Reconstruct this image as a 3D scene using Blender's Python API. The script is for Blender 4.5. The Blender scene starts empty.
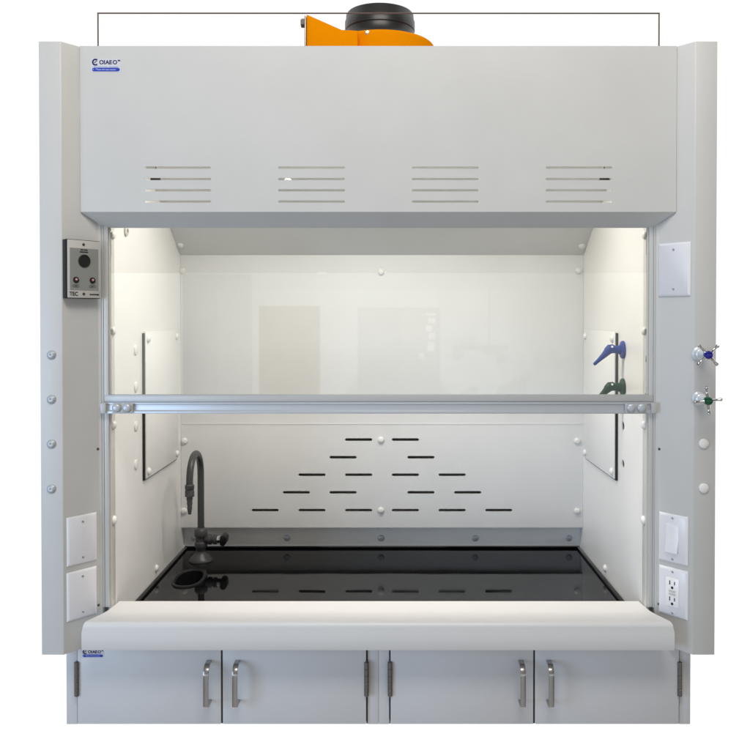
import bpy, bmesh, math, random
from mathutils import Vector, Matrix
random.seed(7)
S = bpy.context.scene
C = S.collection
PI = math.pi

# ------------------------------------------------------------------ camera
F, PPX, PPY, TH = 826.0, 392.0, 328.4, math.radians(0.72)
CAM = Vector((0.032, -1.9, 0.95))
cd = bpy.data.cameras.new('camera')
cam = bpy.data.objects.new('camera', cd)
C.objects.link(cam)
cam.location = CAM
cam.rotation_euler = (PI / 2 - TH, 0, 0)
cd.sensor_width = 36
cd.lens = F / 750 * 36
cd.shift_x = (375 - PPX) / 750
cd.shift_y = (PPY - 375) / 750
cd.clip_start = 0.05
cd.clip_end = 200
S.camera = cam


def ray(px, py):
    x, y = (px - PPX) / F, -(py - PPY) / F
    return Vector((x, math.cos(TH) + y * math.sin(TH), -math.sin(TH) + y * math.cos(TH)))


def at(px, py, Y):                       # measured point of the photograph on the plane of depth Y
    d = ray(px, py)
    return CAM + d * ((Y - CAM.y) / d.y)


def on_wall(px, py, X):                  # ... on the side wall X
    d = ray(px, py)
    return CAM + d * ((X - CAM.x) / d.x)


# ------------------------------------------------------------------ materials
def mat(name, col, rough=0.5, metal=0.0, bump=0.0, scale=400.0, vary=0.0, spec=0.5, coat=0.0, ior=1.45):
    m = bpy.data.materials.new(name)
    m.use_nodes = True
    nt = m.node_tree
    b = nt.nodes['Principled BSDF']
    b.inputs['Base Color'].default_value = (*col, 1)
    b.inputs['Roughness'].default_value = rough
    b.inputs['Metallic'].default_value = metal
    b.inputs['Specular IOR Level'].default_value = spec
    b.inputs['IOR'].default_value = ior
    b.inputs['Coat Weight'].default_value = coat
    tc = nt.nodes.new('ShaderNodeTexCoord')
    if bump:
        n = nt.nodes.new('ShaderNodeTexNoise')
        n.inputs['Scale'].default_value = scale
        n.inputs['Detail'].default_value = 3
        bp = nt.nodes.new('ShaderNodeBump')
        bp.inputs['Strength'].default_value = bump
        bp.inputs['Distance'].default_value = 0.0006
        nt.links.new(tc.outputs['Object'], n.inputs['Vector'])
        nt.links.new(n.outputs['Fac'], bp.inputs['Height'])
        n3 = nt.nodes.new('ShaderNodeTexNoise')
        n3.inputs['Scale'].default_value = 4.0
        n3.inputs['Detail'].default_value = 1
        bp2 = nt.nodes.new('ShaderNodeBump')
        bp2.inputs['Strength'].default_value = 0.25
        bp2.inputs['Distance'].default_value = 0.006
        nt.links.new(tc.outputs['Object'], n3.inputs['Vector'])
        nt.links.new(n3.outputs['Fac'], bp2.inputs['Height'])
        nt.links.new(bp2.outputs['Normal'], bp.inputs['Normal'])
        nt.links.new(bp.outputs['Normal'], b.inputs['Normal'])
    if vary:
        n2 = nt.nodes.new('ShaderNodeTexNoise')
        n2.inputs['Scale'].default_value = 6.0
        n2.inputs['Detail'].default_value = 6
        n2.inputs['Roughness'].default_value = 0.65
        r = nt.nodes.new('ShaderNodeMapRange')
        r.inputs['From Min'].default_value = 0.3
        r.inputs['From Max'].default_value = 0.7
        r.inputs['To Min'].default_value = max(0.02, rough - vary)
        r.inputs['To Max'].default_value = min(1, rough + vary)
        nt.links.new(tc.outputs['Object'], n2.inputs['Vector'])
        nt.links.new(n2.outputs['Fac'], r.inputs['Value'])
        nt.links.new(r.outputs['Result'], b.inputs['Roughness'])
        mx = nt.nodes.new('ShaderNodeMixRGB')
        mx.inputs['Color1'].default_value = (*[c * 0.94 for c in col], 1)
        mx.inputs['Color2'].default_value = (*[min(1, c * 1.05) for c in col], 1)
        nt.links.new(n2.outputs['Fac'], mx.inputs['Fac'])
        nt.links.new(mx.outputs['Color'], b.inputs['Base Color'])
    return m


M = {
    'paint': mat('grey_paint', (0.58, 0.578, 0.565), 0.42, bump=0.12, scale=900, vary=0.05),
    'cabinet': mat('cabinet_paint', (0.61, 0.615, 0.635), 0.36, bump=0.12, scale=900, vary=0.05),
    'liner': mat('white_liner', (0.745, 0.745, 0.74), 0.38, bump=0.1, scale=500, vary=0.06),
    'side_liner': mat('side_liner', (0.87, 0.86, 0.845), 0.36, bump=0.1, scale=500, vary=0.06),
    'panel': mat('white_panel', (0.87, 0.865, 0.85), 0.34, bump=0.06, scale=500),
    'airfoil': mat('airfoil_paint', (0.72, 0.715, 0.71), 0.28),
    'trim': mat('trim_paint', (0.62, 0.61, 0.57), 0.4),
    'alu': mat('aluminium', (0.50, 0.53, 0.57), 0.36, metal=0.3, bump=0.05, scale=300),
    'alu_light': mat('pale_aluminium', (0.50, 0.50, 0.50), 0.45, metal=0.25),
    'track': mat('track_aluminium', (0.58, 0.59, 0.58), 0.4, metal=0.2),
    'steel': mat('brushed_steel', (0.42, 0.41, 0.40), 0.26, metal=1.0, bump=0.08, scale=250),
    'chrome': mat('chrome', (0.58, 0.58, 0.58), 0.08, metal=1.0),
    'bronze': mat('hinge_metal', (0.22, 0.20, 0.19), 0.38, metal=0.9),
    'cap': mat('white_cap', (0.82, 0.81, 0.79), 0.3),
    'zinc': mat('zinc_bolt', (0.52, 0.56, 0.60), 0.42, metal=0.35),
    'dark_screw': mat('dark_screw', (0.10, 0.09, 0.08), 0.4, metal=0.6),
    'plate': mat('plate_plastic', (0.78, 0.78, 0.82), 0.28),
    'switch': mat('switch_plastic', (0.84, 0.84, 0.86), 0.22),
    'slot': mat('socket_dark', (0.01, 0.01, 0.01), 0.6),
    'black': mat('black_plastic', (0.009, 0.009, 0.010), 0.35, spec=0.3),
    'gap': mat('gasket_gap_shade', (0.02, 0.018, 0.016), 0.7),  # panel gasket, and the painted shade in door gaps and wall holes
    'epoxy': mat('black_epoxy', (0.004, 0.004, 0.005), 0.035, bump=0.0, ior=1.31),
    'faucet': mat('grey_pvc', (0.055, 0.055, 0.059), 0.38, bump=0.05, scale=300),
    'yellow': mat('yellow_casing', (0.78, 0.255, 0.001), 0.5, bump=0.05, scale=200, spec=0.0),
    'collar': mat('black_rubber', (0.018, 0.018, 0.018), 0.35),
    'blue': mat('blue_plastic', (0.012, 0.045, 0.27), 0.4, spec=0.25),
    'blue_hub': mat('blue_hub', (0.01, 0.012, 0.22), 0.12),
    'green': mat('green_plastic', (0.004, 0.045, 0.014), 0.4, spec=0.25),
    'green_hub': mat('green_hub', (0.004, 0.07, 0.03), 0.14),
    'wire': mat('brown_wire', (0.11, 0.065, 0.05), 0.5),
    'navy': mat('navy_print', (0.012, 0.015, 0.10), 0.5),
    'logo_blue': mat('blue_print', (0.02, 0.05, 0.42), 0.4),
    'sticker': mat('sticker_film', (0.62, 0.62, 0.66), 0.3),
    'pale': mat('pale_print', (0.35, 0.42, 0.72), 0.5),
    'face': mat('monitor_face', (0.55, 0.54, 0.51), 0.4),
    'label': mat('monitor_label', (0.27, 0.28, 0.27), 0.35),
    'ink': mat('black_print', (0.015, 0.015, 0.015), 0.5),
    'bonnet': mat('clear_bonnet', (0.66, 0.70, 0.74), 0.2, metal=0.1),
    'led': mat('indicator_lens', (0.62, 0.30, 0.28), 0.1),
    'white_fix': mat('fixture_white', (0.8, 0.8, 0.78), 0.4),
}


def worn_worktop(m):
    nt = m.node_tree
    b = nt.nodes['Principled BSDF']
    tc = nt.nodes.new('ShaderNodeTexCoord')
    def noise(scale, detail, lo, hi, a, c):
        n = nt.nodes.new('ShaderNodeTexNoise')
        n.inputs['Scale'].default_value = scale
        n.inputs['Detail'].default_value = detail
        n.inputs['Roughness'].default_value = 0.7
        r = nt.nodes.new('ShaderNodeMapRange')
        for k, v in zip(('From Min', 'From Max', 'To Min', 'To Max'), (lo, hi, a, c)):
            r.inputs[k].default_value = v
        nt.links.new(tc.outputs['Object'], n.inputs['Vector'])
        nt.links.new(n.outputs['Fac'], r.inputs['Value'])
        return r.outputs['Result']
    nt.links.new(noise(7, 8, 0.42, 0.75, 0.02, 0.09), b.inputs['Roughness'])
    mx = nt.nodes.new('ShaderNodeMixRGB')
    mx.inputs['Color1'].default_value = (0.003, 0.003, 0.0035, 1)
    mx.inputs['Color2'].default_value = (0.05, 0.05, 0.05, 1)
    nt.links.new(noise(160, 2, 0.66, 0.80, 0.0, 0.55), mx.inputs['Fac'])
    nt.links.new(mx.outputs['Color'], b.inputs['Base Color'])
    n = nt.nodes.new('ShaderNodeTexNoise')
    n.inputs['Scale'].default_value = 5
    bp = nt.nodes.new('ShaderNodeBump')
    bp.inputs['Strength'].default_value = 0.12
    bp.inputs['Distance'].default_value = 0.004
    nt.links.new(tc.outputs['Object'], n.inputs['Vector'])
    nt.links.new(n.outputs['Fac'], bp.inputs['Height'])
    nt.links.new(bp.outputs['Normal'], b.inputs['Normal'])


worn_worktop(M['epoxy'])


def glass_material():
    m = bpy.data.materials.new('sash_glass')
    m.use_nodes = True
    nt = m.node_tree
    nt.nodes.clear()
    out = nt.nodes.new('ShaderNodeOutputMaterial')
    mix = nt.nodes.new('ShaderNodeMixShader')
    tr = nt.nodes.new('ShaderNodeBsdfTransparent')
    tr.inputs['Color'].default_value = (0.975, 0.985, 0.98, 1)
    gl = nt.nodes.new('ShaderNodeBsdfGlossy')
    gl.inputs['Roughness'].default_value = 0.0
    fr = nt.nodes.new('ShaderNodeFresnel')
    fr.inputs['IOR'].default_value = 1.5
    nt.links.new(fr.outputs[0], mix.inputs[0])
    nt.links.new(tr.outputs[0], mix.inputs[1])
    nt.links.new(gl.outputs[0], mix.inputs[2])
    nt.links.new(mix.outputs[0], out.inputs['Surface'])
    return m


M['glass'] = glass_material()


# ------------------------------------------------------------------ mesh helpers
def box(bm, x0, x1, y0, y1, z0, z1):
    v = [bm.verts.new((x, y, z)) for x in (x0, x1) for y in (y0, y1) for z in (z0, z1)]
    for f in ((0, 1, 3, 2), (4, 6, 7, 5), (0, 4, 5, 1), (2, 3, 7, 6), (0, 2, 6, 4), (1, 5, 7, 3)):
        bm.faces.new([v[i] for i in f])
    return v


def prism(bm, pts, axis, a, b):
    """polygon pts (two coordinates) swept along axis from a to b"""
    def p(u, w, t):
        return {'x': (t, u, w), 'y': (u, t, w), 'z': (u, w, t)}[axis]
    A = [bm.verts.new(p(u, w, a)) for u, w in pts]
    B = [bm.verts.new(p(u, w, b)) for u, w in pts]
    n = len(pts)
    bm.faces.new(A)
    bm.faces.new(B[::-1])
    for i in range(n):
        bm.faces.new((A[i], B[i], B[(i + 1) % n], A[(i + 1) % n]))


def lathe(bm, prof, origin=(0, 0, 0), axis=(0, 0, 1), n=32):
    """prof: (radius, height) along axis"""
    q = Vector((0, 0, 1)).rotation_difference(Vector(axis).normalized()).to_matrix()
    o = Vector(origin)
    rings = []
    for r, h in prof:
        if r < 1e-6:
            rings.append([bm.verts.new(o + q @ Vector((0, 0, h)))])
        else:
            rings.append([bm.verts.new(o + q @ Vector((r * math.cos(2 * PI * i / n), r * math.sin(2 * PI * i / n), h))) for i in range(n)])
    for a, b in zip(rings, rings[1:]):
        for i in range(n):
            j = (i + 1) % n
            if len(a) == 1 and len(b) == 1:
                continue
            if len(a) == 1:
                bm.faces.new((a[0], b[i], b[j]))
            elif len(b) == 1:
                bm.faces.new((a[i], a[j], b[0]))
            else:
                bm.faces.new((a[i], a[j], b[j], b[i]))
    for r, flip in ((rings[0], True), (rings[-1], False)):
        if len(r) > 1:
            bm.faces.new(r[::-1] if flip else r)


def tube(bm, pts, rad, n=14, closed=False):
    pts = [Vector(p) for p in pts]
    rads = rad if isinstance(rad, (list, tuple)) else [rad] * len(pts)
    rings = []
    up = None
    for i, p in enumerate(pts):
        a = pts[max(0, i - 1)]
        b = pts[min(len(pts) - 1, i + 1)]
        t = (b - a).normalized()
        if up is None:
            up = Vector((0, 0, 1)) if abs(t.z) < 0.9 else Vector((0, 1, 0))
        u = (up - t * up.dot(t)).normalized()
        up = u
        w = t.cross(u)
        rings.append([bm.verts.new(p + (u * math.cos(2 * PI * k / n) + w * math.sin(2 * PI * k / n)) * rads[i]) for k in range(n)])
    for a, b in zip(rings, rings[1:]):
        for k in range(n):
            bm.faces.new((a[k], a[(k + 1) % n], b[(k + 1) % n], b[k]))
    bm.faces.new(rings[0][::-1])
    bm.faces.new(rings[-1])


def curve_mesh(polys, extrude, name='shape', bevel=0.0):
    """filled 2-D outline with holes, extruded; lies in local XY"""
    cu = bpy.data.curves.new(name, 'CURVE')
    cu.dimensions = '2D'
    cu.fill_mode = 'BOTH'
    cu.extrude = extrude
    cu.bevel_depth = bevel
    for p in polys:
        s = cu.splines.new('POLY')
        s.points.add(len(p) - 1)
        for q, (x, y) in zip(s.points, p):
            q.co = (x, y, 0, 1)
        s.use_cyclic_u = True
    o = bpy.data.objects.new(name, cu)
    C.objects.link(o)
    bpy.context.view_layer.update()
    me = bpy.data.meshes.new_from_object(o.evaluated_get(bpy.context.evaluated_depsgraph_get()))
    bpy.data.objects.remove(o)
    bpy.data.curves.remove(cu)
    return me


def text_mesh(txt, size, extrude=0.0002, bold=0.0, align='LEFT', xscale=1.0):
    cu = bpy.data.curves.new('lettering', 'FONT')
    cu.body = txt
    cu.size = size
    cu.extrude = extrude
    cu.offset = bold
    cu.align_x = align
    cu.align_y = 'CENTER'
    o = bpy.data.objects.new('lettering', cu)
    C.objects.link(o)
    bpy.context.view_layer.update()
    me = bpy.data.meshes.new_from_object(o.evaluated_get(bpy.context.evaluated_depsgraph_get()))
    bpy.data.objects.remove(o)
    bpy.data.curves.remove(cu)
    for v in me.vertices:
        v.co.x *= xscale
    return me


def add_mesh(bm, me, mtx):
    old = len(bm.verts)
    bm.from_mesh(me)
    bm.verts.ensure_lookup_table()
    for v in bm.verts[old:]:
        v.co = mtx @ v.co
    bpy.data.meshes.remove(me)


FRONT = Matrix.Rotation(PI / 2, 4, 'X')        # local XY -> world XZ facing -Y


def stadium(cx, cy, L, h, n=8):
    r = h / 2
    pts = []
    for k in range(n + 1):
        a = -PI / 2 + PI * k / n
        pts.append((cx + L / 2 - r + r * math.cos(a), cy + r * math.sin(a)))
    for k in range(n + 1):
        a = PI / 2 + PI * k / n
        pts.append((cx - L / 2 + r + r * math.cos(a), cy + r * math.sin(a)))
    return pts


def thing(name, label, cat, loc=(0, 0, 0), rotz=0.0, group=None):
    o = bpy.data.objects.new(name, None)
    o.empty_display_size = 0.05
    C.objects.link(o)
    o.location = loc
    o.rotation_euler = (0, 0, rotz)
    o['label'] = label
    o['category'] = cat
    if group:
        o['group'] = group
    return o


def root_of(o):
    while o.parent:
        o = o.parent
    return o


def part(name, bm, m, parent, bevel=0.0, smooth=False, seg=2, local=False, label=None, loc=None, mats=None):
    """bm in world coordinates unless local=True"""
    if not local:
        L = root_of(parent).location
        for v in bm.verts:
            v.co -= L
    bmesh.ops.recalc_face_normals(bm, faces=bm.faces)
    me = bpy.data.meshes.new(name)
    bm.to_mesh(me)
    bm.free()
    me.materials.append(M[m])
    o = bpy.data.objects.new(name, me)
    C.objects.link(o)
    o.parent = parent
    if loc is not None:
        o.location = loc
    if bevel:
        b = o.modifiers.new('bevel', 'BEVEL')
        b.width = bevel
        b.segments = seg
        b.limit_method = 'ANGLE'
        b.angle_limit = math.radians(40)
        b.harden_normals = False
        smooth = True
    if smooth:
        for p in me.polygons:
            p.use_smooth = True
        e = o.modifiers.new('split', 'EDGE_SPLIT')
        e.split_angle = math.radians(42)
    if label:
        o['label'] = label
    return o


_shared = {}


def stud(parent, name, p, normal, kind):
    """small fastener sharing one mesh per kind; p in world coordinates"""
    if kind not in _shared:
        bm = bmesh.new()
        if kind == 'cap':
            lathe(bm, [(0.0105, 0), (0.0105, 0.002), (0.0095, 0.0045), (0.0066, 0.0068), (0.003, 0.0078), (0, 0.008)], n=20)
            m = 'cap'
        elif kind == 'zinc':
            lathe(bm, [(0.0105, 0), (0.0105, 0.0015), (0.0072, 0.002), (0.0068, 0.0045), (0.0045, 0.0058), (0.0028, 0.0058), (0.0022, 0.0035), (0, 0.0035)], n=20)
            m = 'zinc'
        elif kind == 'whitecap':
            lathe(bm, [(0.0115, 0), (0.0115, 0.003), (0.0095, 0.005), (0, 0.0055)], n=20)
            m = 'cap'
        elif kind == 'plain':
            lathe(bm, [(0.010, 0), (0.010, 0.003), (0.007, 0.005), (0, 0.0055)], n=20)
            m = 'zinc'
        elif kind == 'dark':
            lathe(bm, [(0.0032, 0), (0.003, 0.001), (0, 0.0014)], n=12)
            m = 'dark_screw'
        elif kind == 'bracketbolt':
            lathe(bm, [(0.0105, 0), (0.0105, 0.003), (0.0085, 0.006), (0.0045, 0.0075), (0, 0.0078)], n=20)
            m = 'zinc'
        me = bpy.data.meshes.new(name)
        bm.to_mesh(me)
        bm.free()
        me.materials.append(M[m])
        for q in me.polygons:
            q.use_smooth = True
        _shared[kind] = me
    o = bpy.data.objects.new(name, _shared[kind])
    C.objects.link(o)
    o.parent = parent
    o.location = Vector(p) - root_of(parent).location
    o.rotation_mode = 'QUATERNION'
    o.rotation_quaternion = Vector((0, 0, 1)).rotation_difference(Vector(normal).normalized())
    return o


# ------------------------------------------------------------------ main measures (metres)
POST_X, POST_IN, CH_X, CH_Y = 0.778, 0.727, 0.668, 0.070     # post: outer, inner front edge, chamfer end
Z_POST0, Z_TOP = 0.171, 1.584
HD_Y, HD_Z0, BEV_Y, BEV_Z = 0.034, 1.198, 0.080, 1.1655
WALL_X = 0.645
BAF_Y, BAF_Z0, BAF_Z1 = 0.745, 0.277, 1.1512
SL_Y, SL_Z = 0.270, 1.4303
CEIL_Z = 1.490
TOP_Z = 0.208
BACK_Y = 0.90
CHA = math.atan2(CH_Y, POST_IN - CH_X)                         # chamfer angle in plan

# ------------------------------------------------------------------ fume hood
H = thing('fume_hood', 'tall light grey laboratory fume hood with half open glass sash above black worktop', 'fume hood', (0, 0.4, Z_POST0))

# header panel with four groups of four slots
holes = []
rows_h = [at(378, y, HD_Y).z for y in (167.7, 179.1, 190.4, 201.6)]
for cx in (-0.4685, -0.156, 0.156, 0.4685):
    for z in rows_h:
        holes.append(stadium(cx, z, 0.156, 0.0052, 4))
for k in range(len(holes)):
    holes[k] = holes[k][::-1]
HX = 0.6955
me = curve_mesh([[(-HX, HD_Z0), (HX, HD_Z0), (HX, Z_TOP), (-HX, Z_TOP)]] + holes, 0.001, 'header_panel')
bm = bmesh.new()
add_mesh(bm, me, Matrix.Translation((0, HD_Y, 0)) @ FRONT)
header = part('header_panel', bm, 'paint', H)
bm = bmesh.new()                                               # turned-in lower lip
a = [(-HX, HD_Y - 0.001, HD_Z0), (HX, HD_Y - 0.001, HD_Z0), (0.6545, BEV_Y, BEV_Z), (-0.6545, BEV_Y, BEV_Z)]
off = Vector((0, 0.0017, 0.0024))
lo = [bm.verts.new(p) for p in a]
hi = [bm.verts.new(Vector(p) + off) for p in a]
bm.faces.new(lo)
bm.faces.new(hi[::-1])
for i in range(4):
    bm.faces.new((lo[i], hi[i], hi[(i + 1) % 4], lo[(i + 1) % 4]))
part('header_lip', bm, 'paint', H)
bm = bmesh.new()                                               # folded top flange
box(bm, -HX, HX, HD_Y + 0.0012, HD_Y + 0.030, Z_TOP - 0.0025, Z_TOP - 0.0003)
part('top_flange', bm, 'paint', H)


def logo(parent, p, s, y, lift=0.0, name='logo_sticker'):
    """p = left end of the blue bar, s = scale (bar length)"""
    x, z = p.x, p.z
    def at_front(dx, dz, dy):
        return Matrix.Translation((x + dx * s, y - dy, z + dz * s)) @ FRONT
    bm = bmesh.new()
    me = curve_mesh([[(-.04, -.11), (1.04, -.11), (1.04, .38), (-.04, .38)]], 0.0001)
    for v in me.vertices:
        v.co.x *= s
        v.co.y *= s
    add_mesh(bm, me, at_front(0, 0, 0.0003))
    st = part(name, bm, 'sticker', parent)
    bm = bmesh.new()                                           # blue bar
    me = curve_mesh([stadium(.5 * s, 0, s, .13 * s, 6)], 0.0001)
    add_mesh(bm, me, at_front(0, -.02, 0.0007))
    part('printed_bar', bm, 'logo_blue', st)
    bm = bmesh.new()                                           # pale small print
    for u0, u1, dz in ((.14, .20, -.005), (.2, .34, -.03), (.36, .47, -.025), (.49, .62, -.03), (.64, .86, -.03), (.03, .07, -.02)):
        box(bm, x + u0 * s, x + u1 * s, y - 0.0012, y - 0.0010, z + (dz - .012) * s, z + (dz + .016) * s)
    for u0, u1 in ((.06, .2), (.22, .34), (.36, .40), (.42, .55), (.6, .7), (.72, .94)):
        box(bm, x + u0 * s, x + u1 * s, y - 0.0012, y - 0.0010, z + (.068 - lift * .4) * s, z + (.088 - lift * .4) * s)
    part('small_print', bm, 'pale', st)
    bm = bmesh.new()                                           # C emblem: open ring with a slash
    n = 22
    ring_o, ring_i = [], []
    for k in range(n + 1):
        t = math.radians(48) + math.radians(264) * k / n
        ring_o.append((.125 + .122 * math.cos(t), .245 + .125 * math.sin(t)))
        ring_i.append((.125 + .068 * math.cos(t), .245 + .072 * math.sin(t)))
    me = curve_mesh([[(u * s, (w - lift) * s) for u, w in ring_o + ring_i[::-1]]], 0.0001)
    add_mesh(bm, me, at_front(0, 0, 0.0008))
    me = curve_mesh([[(u * s, (w - lift) * s) for u, w in ((.075, .225), (.10, .215), (.19, .285), (.165, .295))]], 0.0001)
    add_mesh(bm, me, at_front(0, 0, 0.0011))
    for t, dx, sz, xs in (('O', .262, .20, 1.0), ('I', .425, .20, 1.0), ('AE', .485, .20, 1.0), ('O', .745, .20, 1.0), ('TM', .93, .06, 1.0)):
        me = text_mesh(t, sz * s, 0.0001, bold=.006 * s, xscale=xs)
        add_mesh(bm, me, at_front(dx, (.235 if sz > .1 else .30) - lift, 0.0008))
    part('lettering', bm, 'navy', st)


pA = at(92.2, 69.2, HD_Y)
logo(header, pA, at(120, 69.2, HD_Y).x - pA.x, HD_Y - 0.001)

# posts
for s in (-1, 1):
    bm = bmesh.new()
    pts = [(s * POST_X, 0), (s * POST_IN, 0), (s * CH_X, CH_Y), (s * 0.6615, CH_Y + 0.0010), (s * 0.6615, 0.10), (s * POST_X, 0.10)]
    prism(bm, pts, 'z', Z_POST0, Z_TOP)
    post = part('side_post', bm, 'paint', H, bevel=0.0018)
    for v in (355, 399.5, 444, 489) if s < 0 else (443.5, 488):
        p = at(51.5, v, 0) if s < 0 else at(703.5, v, 0)
        stud(post, 'bolt' if s < 0 else 'bolt_cap', (p.x, 0, p.z), (0, -1, 0), 'zinc' if s < 0 else 'whitecap')
    # sheet-metal screws near the chamfer's inner edge
    nrm = (-s * math.sin(CHA), -math.cos(CHA), 0)
    for v in ((449, 605) if s < 0 else (292, 449, 604)):
        t = 0.965
        X = POST_IN + (CH_X - POST_IN) * t
        p = at(101.5, v, CH_Y * t)
        stud(post, 'screw', (s * X, CH_Y * t, p.z), nrm, 'dark')
    bm = bmesh.new()                                           # outer side panel behind the post
    box(bm, *sorted((s * 0.772, s * 0.778)), 0.1005, BACK_Y, Z_POST0, 1.572)
    part('side_panel', bm, 'paint', H)

    # sash track: an aluminium channel
    bm = bmesh.new()
    xs = sorted((s * 0.6612, s * 0.6575))
    box(bm, xs[0], xs[1], 0.0728, 0.082, 0.256, 1.45)
    xs = sorted((s * 0.6570, s * 0.6465))
    box(bm, xs[0], xs[1], 0.0745, 0.082, 0.256, 1.45)
    xs = sorted((s * 0.6612, s * 0.6540))
    box(bm, xs[0], xs[1], 0.0825, 0.0985, 0.256, 1.45)
    part('sash_track', bm, 'track', H, bevel=0.0006)

    # interior side wall and its fittings
    bm = bmesh.new()
    hl = []
    zc = [at(0, 0, 0)] and [0.866, 0.768, 0.664, 0.5625]
    open_idx = (2, 3) if s > 0 else ()
    for i in open_idx:
        c = (0.288, zc[i])
        hl.append([(c[0] + 0.0120 * math.cos(2 * PI * k / 16), c[1] + 0.0115 * math.sin(2 * PI * k / 16)) for k in range(16)])
    outline = [(0.112, 0.202), (0.785, 0.202), (0.785, 1.486), (0.112, 1.486)]
    me = curve_mesh([outline] + hl, 0.002, 'side_wall')
    # local XY -> world YZ at X = s * (WALL_X + 0.002)
    R = Matrix(((0, 0, 1, 0), (1, 0, 0, 0), (0, 1, 0, 0), (0, 0, 0, 1)))
    add_mesh(bm, me, Matrix.Translation((s * (WALL_X + 0.002), 0, 0)) @ R)
    wall = part('side_wall', bm, 'side_liner', H)
    if s > 0:                                                   # black box painting in the shade behind the open holes
        bm = bmesh.new()
        box(bm, 0.662, 0.665, 0.24, 0.34, 0.50, 0.72)
        box(bm, 0.6495, 0.6615, 0.240, 0.244, 0.50, 0.72)
        box(bm, 0.6495, 0.6615, 0.336, 0.340, 0.50, 0.72)
        box(bm, 0.6495, 0.6615, 0.2445, 0.3355, 0.716, 0.72)
        box(bm, 0.6495, 0.6615, 0.2445, 0.3355, 0.50, 0.504)
        part('hole_shade', bm, 'gap', wall)
    # front trim strip with its screws
    bm = bmesh.new()
    xs = sorted((s * 0.6435, s * 0.6514))
    box(bm, xs[0], xs[1], 0.0830, 0.1115, 0.180, 1.48)
    xs = sorted((s * 0.6518, s * 0.6615))
    box(bm, xs[0], xs[1], 0.0992, 0.1035, 0.180, 1.45)
    trim = part('trim_strip', bm, 'trim', H, bevel=0.0008)
    for v in (235, 331, 425, 520):
        p = at(111, v, 0.098)
        stud(trim, 'screw_cap', (s * 0.6435, 0.098, p.z), (-s, 0, 0), 'cap')
    # access panel: standing 5 mm off the wall over a dark gasket
    z0, z1, y0, y1 = 0.5135, 0.909, 0.340, 0.672 if s < 0 else 0.690
    bm = bmesh.new()
    xs = sorted((s * (WALL_X - 0.0005), s * (WALL_X - 0.0055)))
    box(bm, xs[0], xs[1], y0 - 0.004, y1, z0 - 0.005, z1)
    gasket = part('gasket', bm, 'gap', wall)
    bm = bmesh.new()
    xs = sorted((s * (WALL_X - 0.006), s * (WALL_X - 0.0095)))
    box(bm, xs[0], xs[1], y0, y1 + 0.003, z0 - 0.001, z1 + 0.004)
    ap = part('access_panel', bm, 'panel', wall, bevel=0.0008)
    for y in (y0 + 0.018, y1 - 0.016):
        for z in (z0 + 0.016, z1 - 0.016):
            stud(wall, 'screw_cap', (s * (WALL_X - 0.0095), y, z), (-s, 0, 0), 'cap')
    stud(wall, 'screw_cap', (s * WALL_X, 0.461, 0.232), (-s, 0, 0), 'cap')
    if s < 0:
        for i in range(4):                                     # blanking plugs
            bm = bmesh.new()
            lathe(bm, [(0.0135, 0), (0.0135, 0.0025), (0.011, 0.004), (0, 0.0042)], (-WALL_X, 0.278, zc[i]), (1, 0, 0), 20)
            part('hole_plug', bm, 'cap', wall, smooth=True)
        bm = bmesh.new()
        lathe(bm, [(0.013, 0), (0.013, 0.004), (0.009, 0.006), (0.006, 0.006), (0.006, 0.002), (0, 0.002)], (-WALL_X, 0.201, 1.171), (1, 0, 0), 20)
        part('grommet', bm, 'trim', wall, smooth=True)

# baffle with its pyramid of slots
rows_b = [at(381, y, BAF_Y).z for y in (439.6, 457.3, 474.8, 492.4, 510.2)]
offs = [(75,), (125,), (75, 225), (125, 275), (75, 225, 375)]
hs = []
for z, oo in zip(rows_b, offs):
    for o in oo:
        for s in (-1, 1):
            hs.append(stadium(s * o / 1000, z, 0.087, 0.0088, 5)[::-1])
me = curve_mesh([[(-0.6445, BAF_Z0), (0.6445, BAF_Z0), (0.6445, BAF_Z1), (-0.6445, BAF_Z1)]] + hs, 0.002, 'baffle')
bm = bmesh.new()
add_mesh(bm, me, Matrix.Translation((0, BAF_Y + 0.002, 0)) @ FRONT)
baf = part('baffle', bm, 'liner', H)
for x, y in ((182.5, 271), (578.5, 271), (381, 272), (184.5, 441), (577.2, 441), (381, 440), (184, 511), (577, 511), (381, 510.3)):
    p = at(x, y, BAF_Y)
    stud(baf, 'screw_cap', (p.x, BAF_Y, p.z), (0, -1, 0), 'cap')
bm = bmesh.new()
zs = at(381, 424, BAF_Y).z
box(bm, -0.640, 0.640, BAF_Y - 0.0012, BAF_Y - 0.0001, zs - 0.0012, zs + 0.0016)
part('seam', bm, 'liner', baf)
# upper sloped baffle
bm = bmesh.new()
d = Vector((0, SL_Y - BAF_Y, SL_Z - BAF_Z1)).normalized()
nn = Vector((0, -d.z, d.y))
nn = nn if nn.z > 0 else -nn
q0, q1 = Vector((0, BAF_Y + 0.0005, BAF_Z1 + 0.0005)), Vector((0, SL_Y, SL_Z))
pts = [(q0.y, q0.z), (q1.y, q1.z), (q1.y + nn.y * 0.004, q1.z + nn.z * 0.004), (q0.y + nn.y * 0.004, q0.z + nn.z * 0.004)]
prism(bm, pts, 'x', -0.6445, 0.6445)
ub = part('sloped_baffle', bm, 'liner', H)
for x, y in ((180.3, 245), (581.7, 246), (288, 180)):  # last cap is added to stand in for a bright light spot
    dr = ray(x, y)
    t = (q0 - CAM).dot(nn) / dr.dot(nn)
    p = CAM + dr * t
    stud(ub, 'screw_cap', p, -nn, 'cap')
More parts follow.
